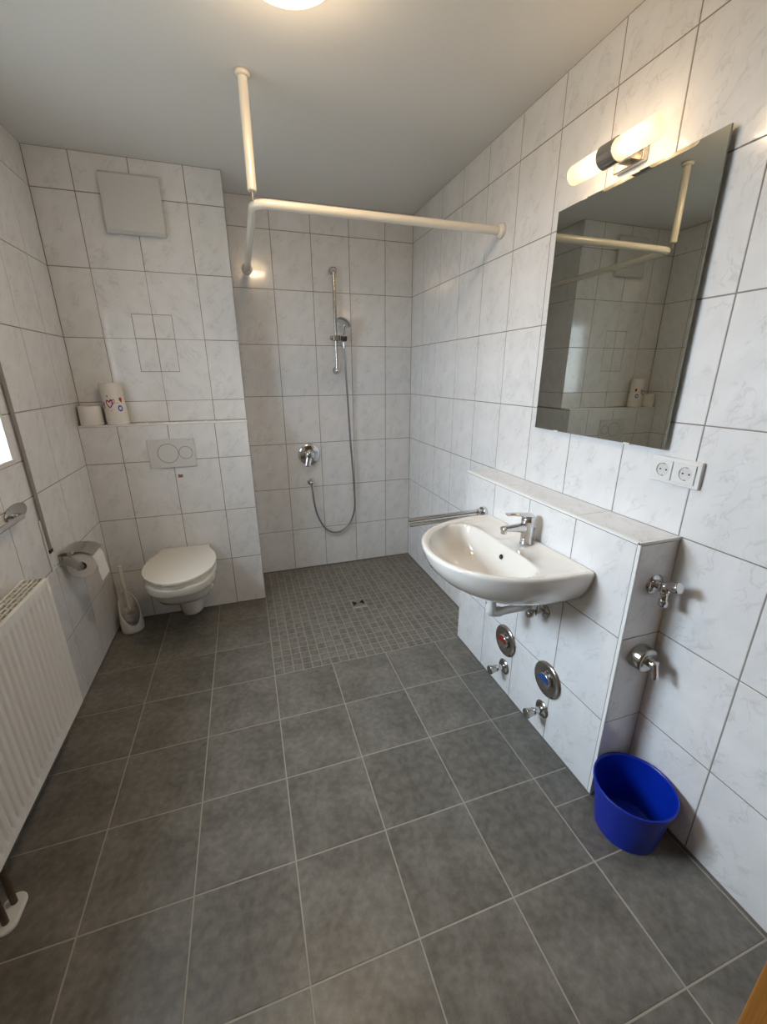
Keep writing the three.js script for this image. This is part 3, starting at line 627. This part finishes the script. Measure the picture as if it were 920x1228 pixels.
{
  const x0 = -1.7535, x1 = -1.509, y0 = 0.948, y1 = 1.113, z = ZL + 0.0008;
  const t = thing('flush_plate', 'white dual-flush plate with two round buttons above the toilet', 'flush plate', [(x0 + x1) / 2, y0, z]);
  part('plate', rbox(x0, x1, y0, y1, z, z + 0.0125, 0.003, 3), M.greyPlastic, t);
  const yc = (y0 + y1) / 2, f = z + 0.0125;
  for (const [cx, r, n] of [[x0 + 0.102, 0.054, 'large_button'], [x0 + 0.102 + 0.054 + 0.037 + 0.002, 0.0355, 'small_button']]) {
    const b = part(n, lathe([[0, 0.0012], [r - 0.0022, 0.0012], [r - 0.0012, 0.0006], [r - 0.001, 0.0], [0, 0.0]], [cx, yc, f], [0, 0, 1], 56), M.greyPlastic, t);
    part('button_ring', lathe([[r - 0.001, 0], [r + 0.0012, 0], [r + 0.0012, 0.0004], [r - 0.001, 0.0004], [r - 0.001, 0]], [cx, yc, f], [0, 0, 1], 56), M.brown, b);
  }
  const mk = box(x1 - 0.034, x1 - 0.012, y1 - 0.012, y1 - 0.009, f, f + 0.0003); part('maker_mark', mk, M.steel, t, 'tiny grey printed mark');
}
{
  const x = -1.608, y = 0.893, z = ZL + 0.0008;
  const t = thing('adhesive_residue', 'small brown adhesive scrap on the tile below the flush plate', 'tape', [x, y, z]);
  const s = new THREE.Shape([[-0.013, -0.009], [0.003, -0.010], [0.013, -0.008], [0.014, 0.009], [0.002, 0.008], [-0.012, 0.010]].map((p) => new THREE.Vector2(...p)));
  const g = new THREE.ExtrudeGeometry(s, { depth: 0.0012, bevelEnabled: false }); g.translate(x, y, z); part('scrap', g, M.tape, t);
}
// ventilation cover
{
  const x0 = -1.768, x1 = -1.503, y0 = 2.137, y1 = 2.397, z = ZU + 0.0008;
  const t = thing('vent_cover', 'square white plastic ventilation cover high on the cistern wall', 'vent', [(x0 + x1) / 2, y0, z]);
  part('frame', rbox(x0 + 0.012, x1 - 0.012, y0 + 0.008, y1 - 0.012, z, z + 0.022, 0.003), M.plastic, t);
  const N = 10, rows = [];
  const cover = loft(Array.from({ length: N + 1 }, (_, k) => { const s = k / N, x = x0 + (x1 - x0) * s, sag = 0.010 * (1 - Math.pow(2 * s - 1, 2)); return [[x, y0, z + 0.028 + sag * 0.4], [x, y0 + 0.012, z + 0.036 + sag], [x, y1 - 0.01, z + 0.034 + sag * 0.3], [x, y1, z + 0.026], [x, y1, z + 0.02], [x, y0, z + 0.02]].reverse(); }));
  part('cover', toCreasedNormals(cover, 0.6), M.greyPlastic, t);
  part('catch', rbox((x0 + x1) / 2 - 0.02, (x0 + x1) / 2 + 0.02, y0 - 0.003, y0 + 0.004, z + 0.018, z + 0.03, 0.001), M.greyPlastic, t);
}
// rolls on the shelf
function canvasTex(w, h, draw) { const c = document.createElement('canvas'); c.width = w; c.height = h; draw(c.getContext('2d'), w, h); const t = new THREE.CanvasTexture(c); t.colorSpace = THREE.SRGBColorSpace; return t; }
const printed = canvasTex(1024, 512, (g, w, h) => {
  g.fillStyle = '#e6e2da'; g.fillRect(0, 0, w, h);
  g.strokeStyle = 'rgba(205,198,188,0.55)'; g.lineWidth = 2; for (let i = 0; i < 70; i++) { g.beginPath(); g.arc((i * 151) % w, (i * 97) % h, 14, 0, 4); g.stroke(); }
  const heart = (x, y, s, col, lw) => { g.strokeStyle = col; g.lineWidth = lw; g.beginPath(); g.moveTo(x, y + s); g.bezierCurveTo(x - 1.6 * s, y - 0.2 * s, x - 0.8 * s, y - 1.2 * s, x, y - 0.35 * s); g.bezierCurveTo(x + 0.8 * s, y - 1.2 * s, x + 1.6 * s, y - 0.2 * s, x, y + s); g.stroke(); };
  for (let k = 0; k < 2; k++) {
    const o = k * 512;
    heart(o + 226, 246, 52, '#a02c42', 15); heart(o + 276, 222, 34, '#985090', 9);
    g.fillStyle = '#c02a30'; g.fillRect(o + 384, 180, 54, 30); g.beginPath(); g.moveTo(o + 384, 210); g.lineTo(o + 411, 246); g.lineTo(o + 438, 210); g.fill();
    g.strokeStyle = '#44449a'; g.lineWidth = 17; g.beginPath(); g.ellipse(o + 372, 310, 28, 30, 0.4, 0, 7); g.stroke();
    g.strokeStyle = '#c4a4b2'; g.lineWidth = 6; g.beginPath(); g.ellipse(o + 226, 318, 28, 20, 0, 0, 7); g.stroke();
    g.fillStyle = '#2e4a44'; g.beginPath(); g.arc(o + 214, 158, 10, 0, 7); g.fill();
    g.fillStyle = '#a86488'; g.beginPath(); g.arc(o + 128, 225, 9, 0, 7); g.arc(o + 132, 300, 11, 0, 7); g.arc(o + 60, 250, 14, 0, 7); g.fill();
    g.strokeStyle = '#c89090'; g.lineWidth = 5; g.beginPath(); g.moveTo(o + 310, 246); g.lineTo(o + 372, 240); g.stroke();
  }
});
const printedMat = std({ map: printed, roughness: 0.95 });
{
  const x = -1.886, z = 0.3435, y0 = YSHELF + 0.0012, h = 0.218, r = 0.0535;
  const t = thing('kitchen_roll', 'kitchen paper roll printed with hearts standing on the cistern shelf', 'paper roll', [x, y0, z]);
  const N = 48, g0 = loft(Array.from({ length: 15 }, (_, k) => { const s = k / 14; return Array.from({ length: N + 1 }, (_, i) => { const a = i / N * Math.PI * 2, w = r * (1 - 0.05 * Math.exp(-Math.pow((s - 0.62) / 0.08, 2)) + 0.012 * Math.sin(3 * a + 5 * s)); return [x + Math.cos(a) * w - 0.008 * (s - 0.5), y0 + h * s, z + Math.sin(a) * w * 0.985]; }).reverse(); }), false, false);
  const uv = []; for (let k = 0; k < 15; k++) for (let i = 0; i <= N; i++) uv.push(i / N, k / 14);
  g0.setAttribute('uv', new THREE.Float32BufferAttribute(uv, 2));
  part('paper', g0, printedMat, t);
  part('top', lathe([[0.02, 0], [r * 0.98, 0], [r * 0.98, -0.004], [0.02, -0.004], [0.02, 0]], [x - 0.004, y0 + h, z], [0, 1, 0], 40), M.paper, t);
  part('core', lathe([[0.019, -0.1], [0.021, -0.1], [0.021, 0.0005], [0.019, 0.0005], [0.019, -0.1]], [x - 0.004, y0 + h, z], [0, 1, 0], 28), M.cardboard, t);
}
function roll(t, o, d, r, L, tail) {
  const g = lathe([[0.0205, 0], [r - 0.003, 0], [r, 0.002], [r, L - 0.002], [r - 0.003, L], [0.0205, L]], o, d, 44);
  part('paper', g, M.paper, t);
  part('core', lathe([[0.0205, 0.0005], [0.0205, L - 0.0005], [0.019, L - 0.0005], [0.019, 0.0005], [0.0205, 0.0005]], o, d, 28), M.cardboard, t);
}
{
  const t = thing('toilet_roll', 'spare white toilet roll standing upright on the cistern shelf', 'toilet roll', [-2.007, YSHELF + 0.0012, 0.3465]);
  roll(t, [-2.007, YSHELF + 0.0012, 0.3465], [0, 1, 0], 0.0545, 0.1);
}
// ---------------------------------------------------------------- left wall
const PX = -1.992, PY = 0.628, PZ0 = 0.85, PZ1 = 0.962;
{
  const t = thing('toilet_roll_holder', 'chrome toilet roll holder with curved cover on the left wall', 'roll holder', [XL, 0.6, (PZ0 + PZ1) / 2]);
  const a = [[XL + 0.002, 0.640], [XL + 0.002, 0.696], [-2.045, 0.706], [-2.02, 0.708], [-1.985, 0.705], [-1.955, 0.695], [-1.934, 0.678], [-1.936, 0.676], [-1.957, 0.6925], [-1.986, 0.7025], [-2.02, 0.7055], [-2.045, 0.7035], [XL + 0.005, 0.693], [XL + 0.005, 0.640]];
  const s = new THREE.Shape(a.map((p) => new THREE.Vector2(...p)));
  const g = new THREE.ExtrudeGeometry(s, { depth: 0.128, bevelEnabled: false }); g.translate(0, 0, PZ0 - 0.006); part('cover', toCreasedNormals(g, 0.6), M.chromeDull, t);
  const arm = new THREE.Shape([[XL + 0.003, 0.645], [XL + 0.003, 0.69], [-2.03, 0.687], [-1.985, 0.643], [-1.985, 0.618], [-2.005, 0.612], [-2.04, 0.648]].map((p) => new THREE.Vector2(...p)));
  const ag = new THREE.ExtrudeGeometry(arm, { depth: 0.004, bevelEnabled: true, bevelSize: 0.001, bevelThickness: 0.001, bevelSegments: 1 }); ag.translate(0, 0, PZ1 + 0.008); part('arm', ag, M.chromeDull, t);
  part('spindle', rod([PX, PY, PZ1 + 0.014], [PX, PY, PZ0 + 0.01], 0.0145), M.steel, t);
  const u = thing('toilet_roll', 'white toilet roll on the wall holder with a loose sheet hanging', 'toilet roll', [PX, PY - 0.06, (PZ0 + PZ1) / 2]);
  roll(u, [PX, PY, PZ0], [0, 0, 1], 0.0605, PZ1 - PZ0);
  const R = 0.0614, pts = []; for (let k = 0; k <= 14; k++) { const q = Math.PI * 0.62 - k / 14 * Math.PI * 0.62; pts.push([PX + Math.cos(q) * R, PY + Math.sin(q) * R]); } pts.push([PX + R + 0.001, PY - 0.03], [PX + R + 0.004, PY - 0.065], [PX + R + 0.006, PY - 0.088]);
  const sh = new THREE.Shape([...pts, ...pts.slice().reverse().map(([x, y]) => [x + 0.0006, y + 0.0003])].map((p) => new THREE.Vector2(...p)));
  const sg = new THREE.ExtrudeGeometry(sh, { depth: PZ1 - PZ0 - 0.002, bevelEnabled: false }); sg.translate(0, 0, PZ0 + 0.001); part('hanging_sheet', sg, M.paper, u);
}
// roller shutter strap and winder
{
  const t = thing('shutter_strap', 'grey roller shutter strap with white wall winder beside the window', 'shutter strap', [XL, 0.66, 1.03]);
  const z = 1.033;
  part('strap', rbox(XL + 0.0075, XL + 0.0095, 0.74, 2.3, z - 0.014, z + 0.014, 0.001, 1), M.strap, t);
  part('winder_plate', rbox(XL + 0.0008, XL + 0.0062, 0.655, 0.885, z - 0.024, z + 0.024, 0.002), M.plastic, t);
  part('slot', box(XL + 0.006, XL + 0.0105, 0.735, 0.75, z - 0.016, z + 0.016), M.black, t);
  for (const y of [0.672, 0.868]) part('screw', lathe([[0, 0], [0.003, 0], [0.003, 0.001], [0, 0.0015]], [XL + 0.0062, y, z], [1, 0, 0], 12), M.steel, t);
  part('strap_guide', rbox(XL + 0.0008, XL + 0.03, 2.28, 2.32, z - 0.025, z + 0.025, 0.004), M.plastic, t);
}
// towel bar below the window
{
  const y = 0.962, z0 = 1.228, z1 = 1.77, xo = XL + 0.036;
  const t = thing('wall_rail', 'chrome towel bar on the left wall above the radiator', 'towel rail', [XL, y, z0]);
  const oval = (z, d) => { const g = lathe([[0, 0], [0.032, 0], [0.032, 0.005], [0.028, 0.009], [0, 0.011]], [0, 0, 0], [1, 0, 0]); g.scale(1, 1, 2.5); g.translate(XL + 0.0008, y + 0.006, z + d); return g; };
  for (const [z, d] of [[z0, -0.03], [z1, 0.03]]) part('flange', oval(z, d), M.chromeDull, t);
  part('bar', tube([[XL + 0.006, y, z0], [xo - 0.014, y, z0], [xo - 0.003, y, z0 + 0.005], [xo, y, z0 + 0.016], [xo, y, z0 + 0.1], [xo, y, z1 - 0.1], [xo, y, z1 - 0.016], [xo - 0.003, y, z1 - 0.005], [xo - 0.014, y, z1], [XL + 0.006, y, z1]], 0.0105, 120, 16, 0.3), M.chrome, t);
}
// radiator
{
  const xb = -2.041, xf = -1.962, y0 = 0.185, y1 = 0.748, z0 = 1.343, z1 = 2.06;
  const t = thing('panel_radiator', 'white ribbed panel radiator on the left wall under the window', 'radiator', [xb, y0, (z0 + z1) / 2]);
  // corrugated front: flat border, vertical channels
  const nz = 21, pitch = (z1 - z0 - 0.02) / nz, seg = 12, ys = [[y0, 0], [y0 + 0.028, 0], [y0 + 0.042, 1], [y1 - 0.042, 1], [y1 - 0.028, 0], [y1, 0]];
  const pos = [], idx = [], uv = []; const cols = [];
  cols.push([z0, 0]); for (let k = 0; k < nz; k++) for (let s = 0; s < seg; s++) { const f = s / seg, e = Math.max(0, Math.min(1, (0.5 - Math.abs(f - 0.5)) * 6 - 1)); cols.push([z0 + 0.01 + (k + f) * pitch, e * 0.0095]); } cols.push([z1, 0]);
  for (const [z, d] of cols) for (const [y, m] of ys) { pos.push(xf - d * m, y, z); uv.push(z, y); }
  const h = ys.length; for (let i = 0; i + 1 < cols.length; i++) for (let j = 0; j + 1 < h; j++) { const a = i * h + j; idx.push(a, a + 1, a + h, a + 1, a + h + 1, a + h); }
  const fg = new THREE.BufferGeometry(); fg.setAttribute('position', new THREE.Float32BufferAttribute(pos, 3)); fg.setAttribute('uv', new THREE.Float32BufferAttribute(uv, 2)); fg.setIndex(idx); fg.computeVertexNormals();
  part('front_panel', fg, M.enamel, t);
  part('rear_panel', merge(box(xb, xb + 0.012, y0, y1 - 0.01, z0, z1), box(xf - 0.02, xf - 0.008, y0 + 0.003, y1 - 0.012, z0 + 0.002, z1 - 0.002)), M.enamel, t);
  for (const z of [z0 - 0.003, z1]) part('side_panel', rbox(xb, xf, y0 + 0.01, y1, z, z + 0.003, 0.001, 1), M.enamel, t);
  // top grille: rim and slats
  part('grille_frame', merge(rbox(xf - 0.012, xf + 0.001, y1 - 0.004, y1 + 0.004, z0 - 0.003, z1 + 0.003, 0.0015, 1), rbox(xb, xb + 0.006, y1 - 0.004, y1 + 0.004, z0 - 0.003, z1 + 0.003, 0.0015, 1), rbox(xb, xf, y1 - 0.004, y1 + 0.004, z0 - 0.003, z0 + 0.004, 0.0015, 1)), M.enamel, t);
  for (let k = 1; k < 4; k++) { const x = xb + 0.006 + k * (xf - xb - 0.018) / 4; part('grille_bar', box(x - 0.002, x + 0.002, y1 - 0.004, y1 + 0.002, z0, z1), M.enamel, t); }
  for (let k = 1; k < 20; k++) { const z = z0 + k * 0.036; part('grille_cross_bar', box(xb + 0.003, xf - 0.008, y1 - 0.006, y1 + 0.0015, z - 0.0025, z + 0.0025), M.enamel, t); }
  const fins = []; for (let k = 0; k < 56; k++) { const z = z0 + 0.016 + k * 0.0123; fins.push(box(xb + 0.013, xf - 0.021, y0 + 0.03, y1 - 0.03, z, z + 0.0008)); }
  part('convector_fins', merge(...fins), M.enamel, t);
  // pipes to the floor
  for (const z of [1.957, 2.007]) part('supply_pipe', merge(rod([-1.985, 0.004, z], [-1.985, y0 + 0.02, z], 0.0085), lathe([[0.0085, 0], [0.013, 0.002], [0.013, 0.022], [0.0085, 0.024]], [-1.985, 0.14, z], [0, 1, 0], 18)), M.brown, t, 'dull metal heating pipe');
}
{
  const t = thing('pipe_rosette', 'white double pipe rosette on the floor below the radiator', 'pipe cover', [-1.985, 0, 1.982]);
  const pts = []; for (let k = 0; k <= 16; k++) { const a = -k / 16 * Math.PI; pts.push([-1.985 + Math.cos(a) * 0.029, 1.957 + Math.sin(a) * 0.029]); } for (let k = 0; k <= 16; k++) { const a = Math.PI - k / 16 * Math.PI; pts.push([-1.985 + Math.cos(a) * 0.029, 2.007 + Math.sin(a) * 0.029]); }
  part('cover', extrudeY(pts.reverse(), 0.0003, 0.014, 0.005, 3), M.plastic, t);
}
// toilet brush and holder
{
  const x = -1.981, z = 0.51, fd = [0.45, 0.89];
  const t = thing('brush_holder', 'white arched toilet brush holder on the floor beside the toilet', 'brush holder', [x, 0, z]);
  const N = 48, hgt = (a) => { const d = (Math.cos(a) * fd[0] + Math.sin(a) * fd[1]); const s = (1 - d) / 2; return 0.048 + 0.188 * s; };
  const ring = (r, f) => Array.from({ length: N }, (_, i) => { const a = i / N * Math.PI * 2; return [x + Math.cos(a) * r, f(a), z + Math.sin(a) * r * 1.03]; });
  const rings = [ring(0.056, () => 0.0006), ring(0.060, () => 0.005), ring(0.0605, (a) => hgt(a) * 0.35), ring(0.057, (a) => hgt(a) * 0.7), ring(0.0535, (a) => hgt(a) - 0.006), ring(0.0505, (a) => hgt(a)), ring(0.0475, (a) => hgt(a) - 0.003), ring(0.047, (a) => hgt(a) - 0.01), ring(0.050, (a) => hgt(a) * 0.6), ring(0.052, (a) => hgt(a) * 0.3), ring(0.05, () => 0.012), ring(0.03, () => 0.011)];
  part('holder', loft(rings.map((r) => r.slice().reverse())), M.plastic, t);
  const b = thing('toilet_brush', 'white toilet brush standing in its holder beside the toilet', 'toilet brush', [x, 0.04, z]);
  const top = [x - 0.008, 0.405, z - 0.018], mid = [x - 0.003, 0.27, z - 0.009], low = [x, 0.05, z];
  part('handle', merge(rod(mid, top, 0.0125, 0.011), lathe([[0, -0.002], [0.011, 0], [0.012, 0.006], [0, 0.010]], top, [0, 1, 0], 18)), M.seatPlastic, b);
  part('stem', rod([x, 0.06, z], mid, 0.007), M.seatPlastic, b);
  const br = []; for (let k = 0; k < 420; k++) { const a = rnd() * 7, e = (rnd() - 0.42) * 2.2, c = Math.cos(e), s = Math.sin(e), L = 0.032 + rnd() * 0.011, o = [x + Math.cos(a) * 0.004, 0.098 + s * 0.014, z + Math.sin(a) * 0.004]; const g = new THREE.CylinderGeometry(0.0014, 0.002, L, 4, 1); g.translate(0, L / 2, 0); br.push(aim(g, o, [Math.cos(a) * c, s, Math.sin(a) * c])); }
  const bm = part('bristles', merge(...br), M.paper, b); bm.userData.kind = 'stuff';
}
scene.traverse((o) => { if (o.isLight && o.shadow) o.castShadow = true; });
renderer.render(scene, camera);
